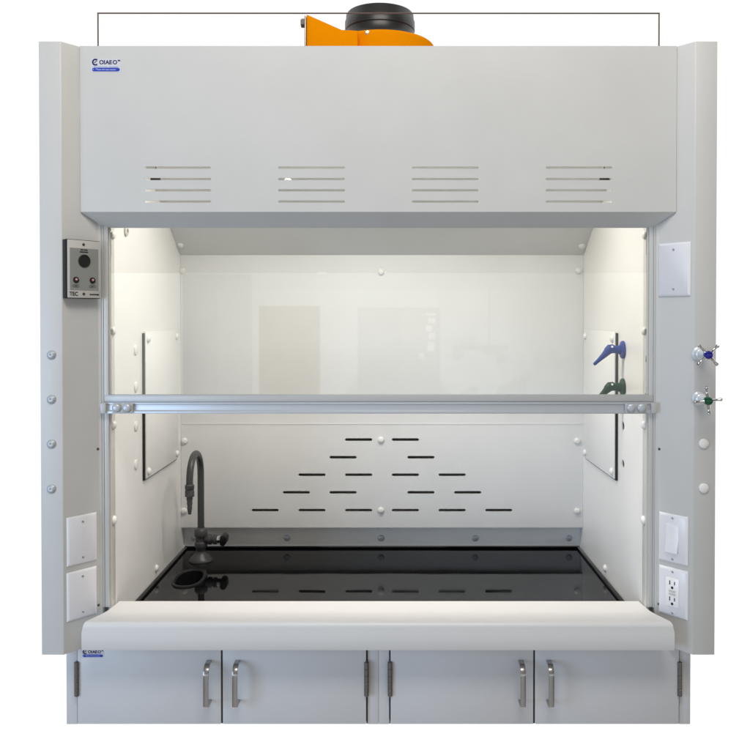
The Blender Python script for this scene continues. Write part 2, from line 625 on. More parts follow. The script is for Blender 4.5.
# rear liner below the baffle, with an added step keeping light out of the plenum
bm = bmesh.new()
box(bm, -0.6445, 0.6445, 0.781, 0.785, 0.2095, 0.300)
box(bm, -0.6445, 0.6445, 0.7855, BACK_Y - 0.006, 0.296, 0.300)
rl = part('rear_liner', bm, 'side_liner', H)
for x in (194, 287, 381, 475, 569):
    p = at(x, 538, 0.781)
    stud(rl, 'screw_cap', (p.x, 0.781, p.z), (0, -1, 0), 'plain')
bm = bmesh.new()
box(bm, -0.7715, 0.7715, BACK_Y - 0.005, BACK_Y, Z_POST0, 1.572)
part('back_panel', bm, 'paint', H)
# ceiling, roof, lamp housing
bm = bmesh.new()
box(bm, -0.6485, 0.6485, 0.105, BACK_Y - 0.006, CEIL_Z, CEIL_Z + 0.004)
part('ceiling_panel', bm, 'liner', H)
bm = bmesh.new()
box(bm, -0.7715, 0.7715, 0.105, BACK_Y - 0.006, 1.555, 1.560)
part('roof_panel', bm, 'paint', H)
bm = bmesh.new()
box(bm, -0.48, 0.48, 0.115, 0.28, CEIL_Z - 0.022, CEIL_Z - 0.0005)
lampbox = part('light_fixture', bm, 'white_fix', H, bevel=0.003)

# sash pulleys and cables behind the header, seen through the slots
for px in (155.5, 604.5):
    c = at(px, 179.1, 0.110)
    bm = bmesh.new()
    lathe(bm, [(0.0125, 0), (0.0125, 0.002), (0.0105, 0.004), (0.0125, 0.006), (0.0125, 0.008)], (c.x, 0.110, c.z), (0, 1, 0), 24)
    pu = part('sash_pulley', bm, 'bronze', H, smooth=True)
    bm = bmesh.new()
    tube(bm, [(c.x, 0.114, c.z + 0.0125), (c.x, 0.114, 1.4895)], 0.0017, 8)
    part('cable', bm, 'bronze', pu, smooth=True)

# sash
bm = bmesh.new()
RX = 0.6565
zt = at(381, 395, 0.074).z
zm = at(381, 402.2, 0.074).z
zb = at(381, 413.6, 0.066).z
prof = [(0.092, zt), (0.0735, zt), (0.0735, zm + 0.001), (0.066, zm - 0.001), (0.066, zm - 0.004), (0.0675, zm - 0.0048), (0.0675, zb + 0.008),
        (0.066, zb + 0.007), (0.064, zb + 0.0055), (0.064, zb), (0.092, zb)]
prism(bm, prof, 'x', -RX, RX)
sash = part('sash', bm, 'alu', H, bevel=0.0005)
bm = bmesh.new()
box(bm, -RX + 0.0005, RX - 0.0005, 0.0715, 0.0733, zm + 0.0022, zt - 0.0012)
part('top_strip', bm, 'alu_light', sash, bevel=0.0004)
bm = bmesh.new()
box(bm, -0.6430, 0.6430, 0.0835, 0.0885, zt - 0.004, 1.44)
part('glass_pane', bm, 'glass', sash)
for s, x0, x1, bolts in ((-1, 112.2, 133, (116.9, 127.2)), (1, 625, 646.6, (630.8, 641.2))):
    bm = bmesh.new()
    p0, p1 = at(x0, 408, 0.062), at(x1, 408, 0.062)
    box(bm, p0.x, p1.x, 0.0600, 0.0660, zb + 0.002, zm - 0.002)
    br = part('bracket', bm, 'alu_light', sash, bevel=0.0012)
    for b in bolts:
        p = at(b, 407.8, 0.060)
        stud(br, 'bolt', (p.x, 0.0600, p.z), (0, -1, 0), 'bracketbolt')
    bm = bmesh.new()                                            # slide shoe in the track
    xs = sorted((s * 0.6480, s * 0.6610))
    box(bm, xs[0], xs[1], 0.0590, 0.0700, zb + 0.001, zm - 0.001)
    part('slide_shoe', bm, 'alu_light', sash, bevel=0.0012)

# airfoil sill
bm = bmesh.new()
AF, AZ0, AZ1, R = -0.016, 0.187, 0.2515, 0.0105
prof = [(0.125, AZ1 + 0.0015), (0.100, AZ1 + 0.001), (0.05, AZ1)]
n = 12
for k in range(n + 1):
    t = PI / 2 * k / n
    prof.append((AF + R - R * math.sin(t), AZ1 - R + R * math.cos(t)))
prof += [(AF, AZ1 - R - 0.003), (AF, AZ1 - R - 0.007), (AF, AZ1 - R - 0.012), (AF, AZ1 - R - 0.018), (AF + 0.0005, AZ0 + 0.004), (AF + 0.004, AZ0), (0.052, AZ0), (0.052, AZ1 - 0.012), (0.118, AZ1 - 0.008)]


HW = [(0.125, 0.6390), (0.115, 0.6395), (0.064, 0.6462), (0.040, 0.6530), (0.024, 0.6600), (0.012, 0.6652), (0.004, 0.6685), (-0.004, 0.6714), (-0.010, 0.6736), (-0.0135, 0.6751), (-0.016, 0.6766)]


def half_width(y):
    y = max(min(y, HW[0][0]), HW[-1][0])
    for (ya, wa), (yb, wb) in zip(HW, HW[1:]):
        if yb <= y <= ya:
            return wb + (wa - wb) * (y - yb) / (ya - yb)


ys = [p for p in prof]
# refine the flat top so the plan outline has its corners
top = [(y, AZ1 + max(0, y - 0.05) * 0.02) for y in (0.125, 0.115, 0.064, 0.050, 0.040, 0.032, 0.024, 0.012, 0.004)]
prof = top + prof[3:]
L_, R_ = [], []
for (y, z) in prof:
    w = half_width(y)
    if z < AZ1 - R - 0.002 and y < 0.06:                         # below the rounded corner
        d_ = min(1.0, (AZ1 - R - z) / 0.018)
        w = 0.6766 + 0.0032 * math.sin(d_ * PI / 2) if y < 0.01 else 0.672
    L_.append(bm.verts.new((-w, y, z)))
    R_.append(bm.verts.new((w, y, z)))
m_ = len(prof)
for i in range(m_):
    j = (i + 1) % m_
    bm.faces.new((L_[i], L_[j], R_[j], R_[i]))
bm.faces.new(L_[::-1])
bm.faces.new(R_)
bmesh.ops.triangulate(bm, faces=[f for f in bm.faces if len(f.verts) > 4])
part('airfoil', bm, 'airfoil', H, smooth=True)

# ------------------------------------------------------------------ countertop
T = thing('countertop', 'glossy black epoxy worktop with raised rim inside the fume hood', 'worktop', (0, 0.45, 0.170))
sink_c, sink_in, sink_out = (-0.549, 0.462), (0.036, 0.072), (0.045, 0.084)


def oval(c, a, b, n=40, e=2.4):
    out = []
    for k in range(n):
        t = 2 * PI * k / n
        cx, sx = math.cos(t), math.sin(t)
        out.append((c[0] + a * math.copysign(abs(cx) ** (2 / e), cx), c[1] + b * math.copysign(abs(sx) ** (2 / e), sx)))
    return out


me = curve_mesh([[(-0.6415, 0.128), (0.6415, 0.128), (0.6415, 0.779), (-0.6415, 0.779)], oval(sink_c, *sink_in)[::-1]], 0.0155, 'worktop')
bm = bmesh.new()
add_mesh(bm, me, Matrix.Translation((0, 0, TOP_Z - 0.0155 - 0.006)))
slab = part('worktop', bm, 'epoxy', T)
bm = bmesh.new()
w, hgt = 0.0125, TOP_Z + 0.001
z0 = TOP_Z - 0.0058
box(bm, -0.6425, 0.6425, 0.7675, 0.780, z0, hgt)
box(bm, -0.6425, -0.6425 + w, 0.128, 0.767, z0, hgt)
box(bm, 0.6425 - w, 0.6425, 0.128, 0.767, z0, hgt)
part('raised_rim', bm, 'epoxy', T, bevel=0.0025, seg=3)
bm = bmesh.new()                                                # cup sink: rim ring, wall and bottom
SZ = TOP_Z - 0.0058
rings = [(oval(sink_c, *sink_out), SZ), (oval(sink_c, sink_out[0] - .001, sink_out[1] - .001), SZ + 0.0035),
         (oval(sink_c, sink_in[0] + .004, sink_in[1] + .004), SZ + 0.0045), (oval(sink_c, sink_in[0] - .001, sink_in[1] - .001), SZ + 0.001),
         (oval(sink_c, sink_in[0] - .003, sink_in[1] - .003), SZ - 0.09), (oval(sink_c, 0.012, 0.03), SZ - 0.115)]
rv = [[bm.verts.new((x, y, z)) for x, y in r] for r, z in rings]
for a, b in zip(rv, rv[1:]):
    for i in range(40):
        j = (i + 1) % 40
        bm.faces.new((a[i], a[j], b[j], b[i]))
bm.faces.new(rv[-1][::-1])
part('cup_sink', bm, 'black', T, smooth=True)

# ------------------------------------------------------------------ faucet
FX, FY, FZ = -0.5575, 0.640, TOP_Z - 0.0055
FA = thing('gooseneck_faucet', 'dark grey gooseneck laboratory faucet standing behind the oval cup sink', 'faucet', (FX, FY, FZ))
bm = bmesh.new()
lathe(bm, [(0.037, 0), (0.037, 0.003), (0.033, 0.008), (0.022, 0.020), (0.016, 0.026), (0.0155, 0.030)], (FX, FY, FZ), n=32)
part('base_flange', bm, 'faucet', FA, smooth=True)
bm = bmesh.new()
lathe(bm, [(0.0155, 0.0302), (0.0155, 0.040), (0.0195, 0.042), (0.0195, 0.056), (0.0165, 0.058), (0.0165, 0.074), (0.0205, 0.076), (0.0205, 0.094), (0.017, 0.098), (0.0115, 0.102)], (FX, FY, FZ), n=10)
part('valve_body', bm, 'faucet', FA, bevel=0.0008)
bm = bmesh.new()
pts = [(FX, FY, FZ + 0.1025)]
RR = 0.070
zt_ = 0.553 - RR - 0.0102
for k in range(1, 6):
    pts.append((FX, FY, FZ + 0.1025 + (zt_ - FZ - 0.1025) * k / 6))
for k in range(0, 25):
    t = PI * k / 24
    pts.append((FX + 0.0 * k / 24, FY - RR + RR * math.cos(t), zt_ + RR * math.sin(t)))
ex, ey = FX, FY - 2 * RR
pts.append((ex, ey, zt_ - 0.006))
tube(bm, pts, 0.0101, 18)
part('gooseneck', bm, 'faucet', FA, smooth=True)
bm = bmesh.new()
lathe(bm, [(0.0105, 0.0), (0.0135, 0.003), (0.0135, 0.014), (0.012, 0.017), (0.0135, 0.020), (0.0135, 0.036), (0.0085, 0.038),
           (0.0095, 0.042), (0.0075, 0.052), (0.0085, 0.054), (0.0065, 0.066), (0.0072, 0.068), (0.0048, 0.086), (0.0048, 0.088), (0.003, 0.088), (0.003, 0.07), (0, 0.07)],
      (ex, ey, zt_ - 0.0065), (0, 0, -1), 14)
part('hose_nozzle', bm, 'faucet', FA, smooth=True)
VZ = FZ + 0.066
bm = bmesh.new()
lathe(bm, [(0.0125, 0.014), (0.0125, 0.022), (0.0165, 0.023), (0.0165, 0.033), (0.0125, 0.034), (0.0125, 0.040), (0.0155, 0.041), (0.0155, 0.050), (0.010, 0.051)], (FX, FY, VZ), (1, -0.08, 0), 12)
arm = part('valve_stem', bm, 'faucet', FA, bevel=0.0006)
bm = bmesh.new()
lathe(bm, [(0.0115, 0.0515), (0.0115, 0.0625)], (FX, FY, VZ), (1, -0.08, 0), 20)
part('chrome_ring', bm, 'chrome', arm, bevel=0.0008)
bm = bmesh.new()
kx, ky = FX + 0.063, FY - 0.005
prism(bm, [(kx, VZ - 0.014), (kx + 0.012, VZ - 0.017), (kx + 0.019, VZ - 0.008), (kx + 0.0205, VZ + 0.006), (kx + 0.017, VZ + 0.016), (kx + 0.006, VZ + 0.018), (kx, VZ + 0.010)], 'y', ky - 0.022, ky + 0.022)
part('knob', bm, 'black', FA, bevel=0.004, seg=3)

# ------------------------------------------------------------------ base cabinets
CY = 0.060


def cx_(px):
    return at(px, 690, CY).x


def pull(parent, x, ztop, zbot):
    """flat-bar door pull with rounded upper and lower bends"""
    y0, P, wd, th = 0.0515, 0.039, 0.0122, 0.0048
    r = 0.024
    path = [(y0, ztop)]
    for k in range(9):
        t = PI / 2 * k / 8
        path.append((y0 - P + r - r * math.sin(t) if k else y0 - P + r, ztop - r + r * math.cos(t)))
    r2 = 0.007
    for k in range(7):
        t = PI / 2 * k / 6
        path.append((y0 - P + r2 - r2 * math.cos(t), zbot + r2 - r2 * math.sin(t)))
    path.append((y0, zbot))
    bm = bmesh.new()
    inner = []
    n = len(path)
    for i, (y, z) in enumerate(path):
        a, b = path[max(i - 1, 0)], path[min(i + 1, n - 1)]
        t = Vector((b[0] - a[0], b[1] - a[1])).normalized()
        nrm = Vector((-t.y, t.x))
        inner.append((y + nrm.x * th, z + nrm.y * th))
    A = [[bm.verts.new((x + sx * wd / 2, y, z)) for y, z in path] for sx in (-1, 1)]
    B = [[bm.verts.new((x + sx * wd / 2, y, z)) for y, z in inner] for sx in (-1, 1)]
    for i in range(n - 1):
        bm.faces.new((A[0][i], A[1][i], A[1][i + 1], A[0][i + 1]))
        bm.faces.new((B[0][i], B[0][i + 1], B[1][i + 1], B[1][i]))
        for s in (0, 1):
            bm.faces.new((A[s][i], A[s][i + 1], B[s][i + 1], B[s][i]))
    for i in (0, n - 1):
        bm.faces.new((A[0][i], A[1][i], B[1][i], B[0][i]))
    return part('handle', bm, 'steel', parent, bevel=0.0009)


def cabinet(xl, xr, stile_l, stile_r, split, pulls, label, sticker=False):
    """xl..xr outer width, stile widths, split = middle gap"""
    cx = (xl + xr) / 2
    K = thing('base_cabinet', label, 'cabinet', (cx, 0.35, -0.02), 0, 'grey base cabinets under the fume hood')
    zb, zt = -0.020, 0.1690
    bm = bmesh.new()
    t = 0.004
    box(bm, xl, xl + stile_l, CY, CY + 0.02, zb, zt)              # stiles
    box(bm, xr - stile_r, xr, CY, CY + 0.02, zb, zt)
    box(bm, xl + stile_l, xr - stile_r, CY + 0.0205, CY + 0.024, zb, zt)   # face behind the doors
    part('face_frame', bm, 'cabinet', K, bevel=0.0014)
    bm = bmesh.new()
    box(bm, xl, xl + 0.018, CY + 0.0245, 0.62, zb, zt)
    box(bm, xr - 0.018, xr, CY + 0.0245, 0.62, zb, zt)
    box(bm, xl + 0.0185, xr - 0.0185, 0.61, 0.62, zb, zt)
    box(bm, xl + 0.0185, xr - 0.0185, CY + 0.0245, 0.150, zt - 0.018, zt)
    box(bm, xl + 0.0185, xr - 0.0185, CY + 0.0245, 0.6095, zb, zb + 0.018)
    part('carcass', bm, 'cabinet', K)
    bm = bmesh.new()
    box(bm, xl + stile_l + 0.0002, xr - stile_r - 0.0002, CY + 0.0165, CY + 0.0200, zb + 0.001, zt - 0.001)
    box(bm, split - 0.0018, split + 0.0018, 0.0560, CY + 0.0160, zb + 0.0043, zt - 0.003)
    for e0 in (xl + stile_l + 0.0002, xr - stile_r - 0.0030):
        box(bm, e0, e0 + 0.0028, CY + 0.0018, CY + 0.0160, zb + 0.0008, zt - 0.003)
    part('door_gap_shade', bm, 'gap', K)  # black strips in the door gaps, shade put into their colour
    g = 0.0022
    doors = [(xl + stile_l + g * 1.5, split - g * 0.9), (split + g * 0.9, xr - stile_r - g * 1.5)]
    for i, (d0, d1) in enumerate(doors):
        bm = bmesh.new()
        box(bm, d0, d1, 0.0520, 0.0760, zb + 0.0042, zt - 0.002)
        dr = part('door', bm, 'cabinet', K, bevel=0.0016)
        pull(dr, pulls[i], at(207, 661, 0.045).z, at(207, 704.5, 0.035).z)
        hx = d0 - g * 0.5 if i == 0 else d1 + g * 0.5
        bm = bmesh.new()
        za, zc_ = at(75, 696, 0.05).z, at(75, 662, 0.05).z
        n = 5
        for k in range(n):
            a, b = za + (zc_ - za) * k / n, za + (zc_ - za) * (k + 1) / n
            lathe(bm, [(0.0052, a + 0.0002), (0.0057, a + 0.0007), (0.0057, b - 0.0007), (0.0052, b - 0.0002)], (hx, 0.0500, 0), n=14)
        lathe(bm, [(0.0020, za - 0.002), (0.0020, zc_ + 0.002)], (hx, 0.0500, 0), n=10)
        part('hinge', bm, 'bronze', dr, smooth=True)
        if sticker and i == 0:
            pA = at(82.8, 655.3, 0.052)
            logo(dr, pA, at(103.0, 655, 0.052).x - pA.x, 0.052, 0.065)
    return K


cabinet(cx_(66.3), cx_(378.60), cx_(77.3) - cx_(66.3), cx_(378.60) - cx_(367.6), at(221.8, 690, 0.052).x,
        (at(208.2, 690, 0.04).x, at(236.8, 690, 0.04).x),
        'grey two door base cabinet with a small blue logo sticker on its door', True)
cabinet(cx_(378.70), cx_(690.5), cx_(389.2) - cx_(378.70), cx_(690.5) - cx_(679.3), at(534.2, 690, 0.052).x,
        (at(521.5, 690, 0.04).x, at(549.5, 690, 0.04).x),
        'grey two door base cabinet without any sticker, below the outlet side of the hood')

# ------------------------------------------------------------------ exhaust blower on the roof
BL = thing('exhaust_blower', 'orange yellow exhaust blower with a black round collar on the hood roof', 'blower', (0.0, 0.50, 1.5605))
bm = bmesh.new()
r, z0, z1 = 0.155, 1.565, 1.7345
prof = [(r - 0.012, z0), (r - 0.003, z0 + 0.004), (r, z0 + 0.012)]
for k in range(7):
    t = PI / 2 * k / 6
    prof.append((r - 0.012 + 0.012 * math.cos(t), z1 - 0.012 + 0.012 * math.sin(t)))
prof += [(0.10, z1), (0.099, z1 - 0.001)]
lathe(bm, prof, (0.0, 0.50, 0), n=72)
scroll = part('scroll_casing', bm, 'yellow', BL, smooth=True)
bm = bmesh.new()                                                 # discharge throat, flaring up to its flange
A = [(-0.060, z0 + 0.004, 1.7215), (-0.103, z0, 1.7235), (-0.1975, z0 + 0.0, 1.765)]
for (xa, ba, ta), (xb, bb, tb) in zip(A, A[1:]):
    va = [bm.verts.new(p) for p in ((xa, 0.325, ba), (xa, 0.47, ba), (xa, 0.47, ta), (xa, 0.325, ta))]
    vb = [bm.verts.new(p) for p in ((xb, 0.325, bb), (xb, 0.47, bb), (xb, 0.47, tb), (xb, 0.325, tb))]
    for i in range(4):
        j = (i + 1) % 4
        bm.faces.new((va[i], va[j], vb[j], vb[i]))
    if xa == -0.060:
        bm.faces.new(va)
    else:
        bm.faces.new(vb)
bmesh.ops.remove_doubles(bm, verts=bm.verts, dist=1e-5)
part('discharge_throat', bm, 'yellow', BL, bevel=0.003)
bm = bmesh.new()
box(bm, -0.2022, -0.1980, 0.318, 0.477, 1.5655, 1.758)
fl = part('discharge_flange', bm, 'bronze', BL, bevel=0.0006)
bm = bmesh.new()
lathe(bm, [(0.0125, 0), (0.0125, 0.009), (0.010, 0.011), (0, 0.011)], (-0.2024, 0.335, 1.744), (-1, 0, 0), 6)
part('bolt', bm, 'dark_screw', fl)
bm = bmesh.new()
lathe(bm, [(0.116, z1 + 0.0005), (0.116, z1 + 0.003), (0.106, z1 + 0.014), (0.0985, z1 + 0.024), (0.0985, z1 + 0.042), (0.101, z1 + 0.044),
           (0.101, z1 + 0.068), (0.0985, z1 + 0.071), (0.0975, 1.822), (0.0945, 1.826), (0.090, 1.826), (0.090, 1.76)], (-0.003, 0.50, 0), n=64)
part('duct_collar', bm, 'collar', BL, smooth=True)
bm = bmesh.new()
p = at(367.5, 33.5, 0.350)
lathe(bm, [(0.008, 0), (0.008, 0.002), (0.006, 0.005), (0, 0.006)], (p.x, 0.354, p.z + 0.002), (0, -1, 0), 8)
part('bolt', bm, 'steel', scroll, smooth=True)

# wire frame standing along the top of the header
wl, wr = at(98, 30, 0.058).x, at(659, 30, 0.058).x
wt, wb = at(380, 13.2, 0.058).z, Z_TOP + 0.0012
WF = thing('wire_frame', 'thin brown rectangular wire frame standing along the top of the header', 'frame', (0, 0.058, wb - 0.0014))
bm = bmesh.new()
tube(bm, [(wl, 0.058, wb), (wl, 0.058, wt), ], 0.0018, 8)
tube(bm, [(wr, 0.058, wb), (wr, 0.058, wt - 0.0004), ], 0.0018, 8)
tube(bm, [(wl - 0.0014, 0.058, wt), (wr + 0.0014, 0.058, wt - 0.0004)], 0.0018, 8)
tube(bm, [(-0.6945, 0.058, wb), (0.6945, 0.058, wb)], 0.0014, 8)
part('wire', bm, 'wire', WF)

# ------------------------------------------------------------------ things on the angled post faces
def on_chamfer(s, px, py):
    """point of the angled post face seen at px, py"""
    n = Vector((-s * math.sin(CHA), -math.cos(CHA), 0))
    p0 = Vector((s * POST_IN, 0, 0))
    d = ray(px, py)
    t = (p0 - CAM).dot(n) / d.dot(n)
    return CAM + d * t


def chamfer_thing(s, px, py, name, label, cat, group=None):
    p = on_chamfer(s, px, py)
    return thing(name, label, cat, p, -s * CHA, group)


def plate(bm, w, h, t=0.0055, b=0.005):
    """bevelled wall plate in local XZ, back at y = 0, face at y = -t"""
    a = [(-w / 2, -h / 2), (w / 2, -h / 2), (w / 2, h / 2), (-w / 2, h / 2)]
    i = [(-w / 2 + b, -h / 2 + b), (w / 2 - b, -h / 2 + b), (w / 2 - b, h / 2 - b), (-w / 2 + b, h / 2 - b)]
    r0 = [bm.verts.new((x, -0.0003, z)) for x, z in a]
    r1 = [bm.verts.new((x, -0.002, z)) for x, z in a]
    r2 = [bm.verts.new((x, -t, z)) for x, z in i]
    for u, v in ((r0, r1), (r1, r2)):
        for k in range(4):
            bm.faces.new((u[k], u[(k + 1) % 4], v[(k + 1) % 4], v[k]))
    bm.faces.new(r2)
    bm.faces.new(r0[::-1])


def plate_screws(parent, z, y=-0.0055):
    for zz in (-z, z):
        bm = bmesh.new()
        lathe(bm, [(0.0030, 0), (0.0028, 0.0010), (0, 0.0013)], (0, y, zz), (0, -1, 0), 14)
        sc = part('screw', bm, 'zinc', parent, local=True, smooth=True)
        bm = bmesh.new()
        q = Matrix.Translation((0, y - 0.0012, zz)) @ Matrix.Rotation(0.6, 4, 'Y')
        v = box(bm, -0.0026, 0.0026, -0.0004, 0.0002, -0.0005, 0.0005)
        for x in v:
            x.co = q @ x.co
        part('screw_slot', bm, 'dark_screw', sc, local=True)


PW, PH = 0.0755, 0.114


def blank(s, px, py, label, h=PH, w=PW):
    o = chamfer_thing(s, px, py, 'wall_plate', label, 'wall plate', 'blank white wall plates on the hood posts')
    bm = bmesh.new()
    plate(bm, w, h)
    pl = part('cover', bm, 'plate', o, local=True, bevel=0.0006)
    plate_screws(o, 0.042 * h / 0.114)
    return o


blank(-1, 81.6, 539.0, 'blank white wall plate on the left post, upper of the pair there')
blank(-1, 81.6, 593.5, 'blank white wall plate on the left post, lower of the pair, beside the sill')
blank(1, 674.8, 269.5, 'blank white wall plate high on the right post, level with the glass', 0.1255, 0.083)

SW = chamfer_thing(1, 673.8, 538.3, 'light_switch', 'white rocker light switch on the right post, above the socket', 'switch')
bm = bmesh.new()
plate(bm, PW, PH)
part('cover', bm, 'plate', SW, local=True, bevel=0.0006)
plate_screws(SW, 0.0485)
bm = bmesh.new()
box(bm, -0.0170, 0.0170, -0.0060, -0.0050, -0.0340, 0.0340)
part('rocker_surround', bm, 'switch', SW, local=True)
bm = bmesh.new()
prism(bm, [(-0.0055, -0.0325), (-0.0140, -0.0318), (-0.0072, -0.002), (-0.0070, 0.0300), (-0.0055, 0.0310)], 'x', -0.0160, 0.0160)
part('rocker', bm, 'plate', SW, local=True, bevel=0.0006)

OU = chamfer_thing(1, 673.8, 592.0, 'power_outlet', 'white duplex power outlet on the right post, below the rocker switch', 'outlet')
bm = bmesh.new()
plate(bm, PW, PH)
part('cover', bm, 'plate', OU, local=True, bevel=0.0006)
plate_screws(OU, 0.0485)
bm = bmesh.new()
box(bm, -0.0168, 0.0168, -0.0072, -0.0050, -0.0335, 0.0335)
ins = part('socket_face', bm, 'switch', OU, local=True, bevel=0.0008)
for cz in (0.0190, -0.0190):
    bm = bmesh.new()
    box(bm, -0.0075, -0.0050, -0.0076, -0.0070, cz - 0.001, cz + 0.0085)
    box(bm, 0.0050, 0.0075, -0.0076, -0.0070, cz, cz + 0.0075)
    lathe(bm, [(0.0033, 0.0070), (0.0033, 0.0076), (0, 0.0076)], (0, 0, cz - 0.0075), (0, -1, 0), 14)
    part('socket_holes', bm, 'slot', ins, local=True)
for cz in (0.0036, -0.0036):
    bm = bmesh.new()
    box(bm, -0.0085, 0.0085, -0.0082, -0.0070, cz - 0.0024, cz + 0.0024)
    part('test_button', bm, 'face', ins, local=True, bevel=0.0004)

# airflow monitor
MO = chamfer_thing(-1, 79.3, 269.6, 'airflow_monitor', 'grey airflow monitor in a black box with round black alarm, on the left post', 'monitor')
mw, mh, mt = 0.084, 0.136, 0.020
bm = bmesh.new()
box(bm, -mw / 2, mw / 2, -mt, -0.0003, -mh / 2, mh / 2)
part('housing', bm, 'black', MO, local=True, bevel=0.002)
bm = bmesh.new()
fw, fh = mw - 0.002, mh - 0.003
box(bm, -fw / 2, fw / 2, -mt - 0.003, -mt - 0.0002, -fh / 2, fh / 2)
fc = part('faceplate', bm, 'face', MO, local=True, bevel=0.001)
bm = bmesh.new()
y = -mt - 0.003
box(bm, -fw / 2 + 0.005, fw / 2 - 0.006, y - 0.0006, y, -fh / 2 + 0.0175, fh / 2 - 0.0185)
part('label_panel', bm, 'label', fc, local=True)
bm = bmesh.new()
lathe(bm, [(0.0148, 0), (0.0148, 0.0022), (0.0135, 0.003), (0.0125, 0.0012), (0, 0.0006)], (-0.001, y - 0.0006, 0.019), (0, -1, 0), 32)
part('alarm_sounder', bm, 'slot', fc, local=True, smooth=True)
for sx in (-0.0215, 0.0195):
    bm = bmesh.new()
    lathe(bm, [(0.0072, 0), (0.0068, 0.0022), (0.004, 0.0026), (0, 0.0026)], (sx, y - 0.0006, -0.0255), (0, -1, 0), 20)
    bz = part('indicator', bm, 'slot', fc, local=True, smooth=True)
    bm = bmesh.new()
    lathe(bm, [(0.0030, 0.0028), (0.0022, 0.0048), (0, 0.0054)], (sx, y - 0.0006, -0.0245), (0, -1, 0), 14)
    part('lens', bm, 'led', bz, local=True, smooth=True)
bm = bmesh.new()
for u0, u1, z in ((-.010, -.0035, .0445), (-.002, .0075, .0445), (-.012, .009, .0395)):
    box(bm, u0, u1, y - 0.0010, y - 0.0007, z - 0.0013, z + 0.0013)
part('small_print', bm, 'ink', fc, local=True)
for c in (-0.0215, 0.0195):
    bm = bmesh.new()
    me = curve_mesh([stadium(c * 1, -0.0395, 0.0165, 0.0066, 6), stadium(c, -0.0395, 0.0150, 0.0052, 6)[::-1]], 0.0001)
    add_mesh(bm, me, Matrix.Translation((0, y - 0.0009, 0)) @ FRONT)
    box(bm, c - 0.0045, c + 0.0045, y - 0.0010, y - 0.0007, -0.0403, -0.0387)
    part('printed_outline', bm, 'ink', fc, local=True)
bm = bmesh.new()
for u0, u1 in ((.013, .0165), (.0172, .0225), (.0232, .0275), (.0282, .0365)):
    box(bm, u0, u1, y - 0.0004, y - 0.0001, -fh / 2 + 0.0065, -fh / 2 + 0.0095)
part('small_print', bm, 'ink', fc, local=True)
bm = bmesh.new()
me = text_mesh('TEC', 0.0125, 0.0001, bold=0.0004)
for v in me.vertices:
    v.co.x *= 0.92
add_mesh(bm, me, Matrix.Translation((-fw / 2 + 0.004, y - 0.0002, -fh / 2 + 0.0085)) @ FRONT)
part('lettering', bm, 'ink', fc, local=True)
for z in (fh / 2 - 0.0095, -fh / 2 + 0.009):
    bm = bmesh.new()
    lathe(bm, [(0.0034, 0), (0.0030, 0.0012), (0, 0.0016)], (-0.002, y, z), (0, -1, 0), 14)
    part('screw', bm, 'dark_screw', fc, local=True, smooth=True)

# ------------------------------------------------------------------ service valves on the right post
def valve(py, hub_mat, rot, label, arms):
    p = at(698.3, py, 0)
    V = thing('valve_handle', label, 'valve handle', (p.x, 0, p.z), 0, 'valve handles on the right post')
    ax = (0, -1, 0)
    bm = bmesh.new()
    lathe(bm, [(0.016, 0.0003), (0.016, 0.004), (0.0125, 0.006), (0.0125, 0.020), (0.010, 0.022), (0.010, 0.036), (0.0065, 0.040), (0.0065, 0.052)], (0, 0, 0), ax, 20)
    part('bonnet', bm, 'bonnet', V, local=True, smooth=True)
    bm = bmesh.new()
    lathe(bm, [(0.0085, 0.052), (0.0095, 0.055), (0.0095, 0.064), (0.0075, 0.068), (0, 0.070)], (0, 0, 0), ax, 24)
    part('hub', bm, hub_mat, V, local=True, smooth=True)
    for k in range(4):
        a = rot + k * PI / 2
        dx, dz = math.cos(a), math.sin(a)
        bm = bmesh.new()
        pts, rad = [], []
        for t in range(9):
            u = t / 8
            pts.append(Vector((dx * (0.008 + 0.0235 * u), -0.060 + 0.002 * math.sin(u * PI), dz * (0.008 + 0.0235 * u))))
            rad.append(0.0043 - 0.0014 * math.sin(u * PI) + (0.0006 if t == 7 else 0) - (0.0012 if t == 8 else 0))
        tube(bm, pts, rad, 10)
        part('arm', bm, 'chrome', V, local=True, smooth=True)


valve(353.8, 'blue_hub', math.radians(43), 'chrome cross valve handle with a blue hub, on the right post', 4)
valve(398.3, 'green_hub', math.radians(6), 'chrome cross valve handle with a green hub, on the right post', 4)


def nozzle(py, m, label):
    p = on_wall(623.6, py, WALL_X)
    N = thing('gas_nozzle', label, 'nozzle', (WALL_X, p.y, p.z), 0, 'service nozzles on the right inner wall')
    bm = bmesh.new()
    lathe(bm, [(0.0235, 0.0003), (0.0240, 0.003), (0.0225, 0.006), (0.013, 0.009), (0.0125, 0.011)], (0, 0, 0), (-1, 0, 0), 28)
    part('flange', bm, m, N, local=True, smooth=True)
    bm = bmesh.new()
    pts = [(-0.0112, 0, 0), (-0.018, 0, 0.0005), (-0.024, 0, 0.001), (-0.030, 0, 0.0025), (-0.036, 0, 0.002), (-0.0415, 0, -0.003), (-0.046, 0, -0.0085),
           (-0.052, 0, -0.0145), (-0.060, 0, -0.022), (-0.069, 0, -0.0305), (-0.076, 0, -0.037), (-0.0785, 0, -0.0395)]
    rad = [0.0118, 0.0105, 0.0102, 0.0122, 0.0128, 0.0112, 0.0092, 0.0078, 0.0062, 0.0049, 0.0044, 0.0036]
    tube(bm, pts, rad, 18)
    part('spout', bm, m, N, local=True, smooth=True)
    bm = bmesh.new()
    lathe(bm, [(0.0032, 0), (0.0030, 0.0015), (0, 0.002)], (-0.033, -0.0100, 0.0080), (0, -0.78, 0.62), 12)
    part('set_screw', bm, 'cap', N, local=True, smooth=True)


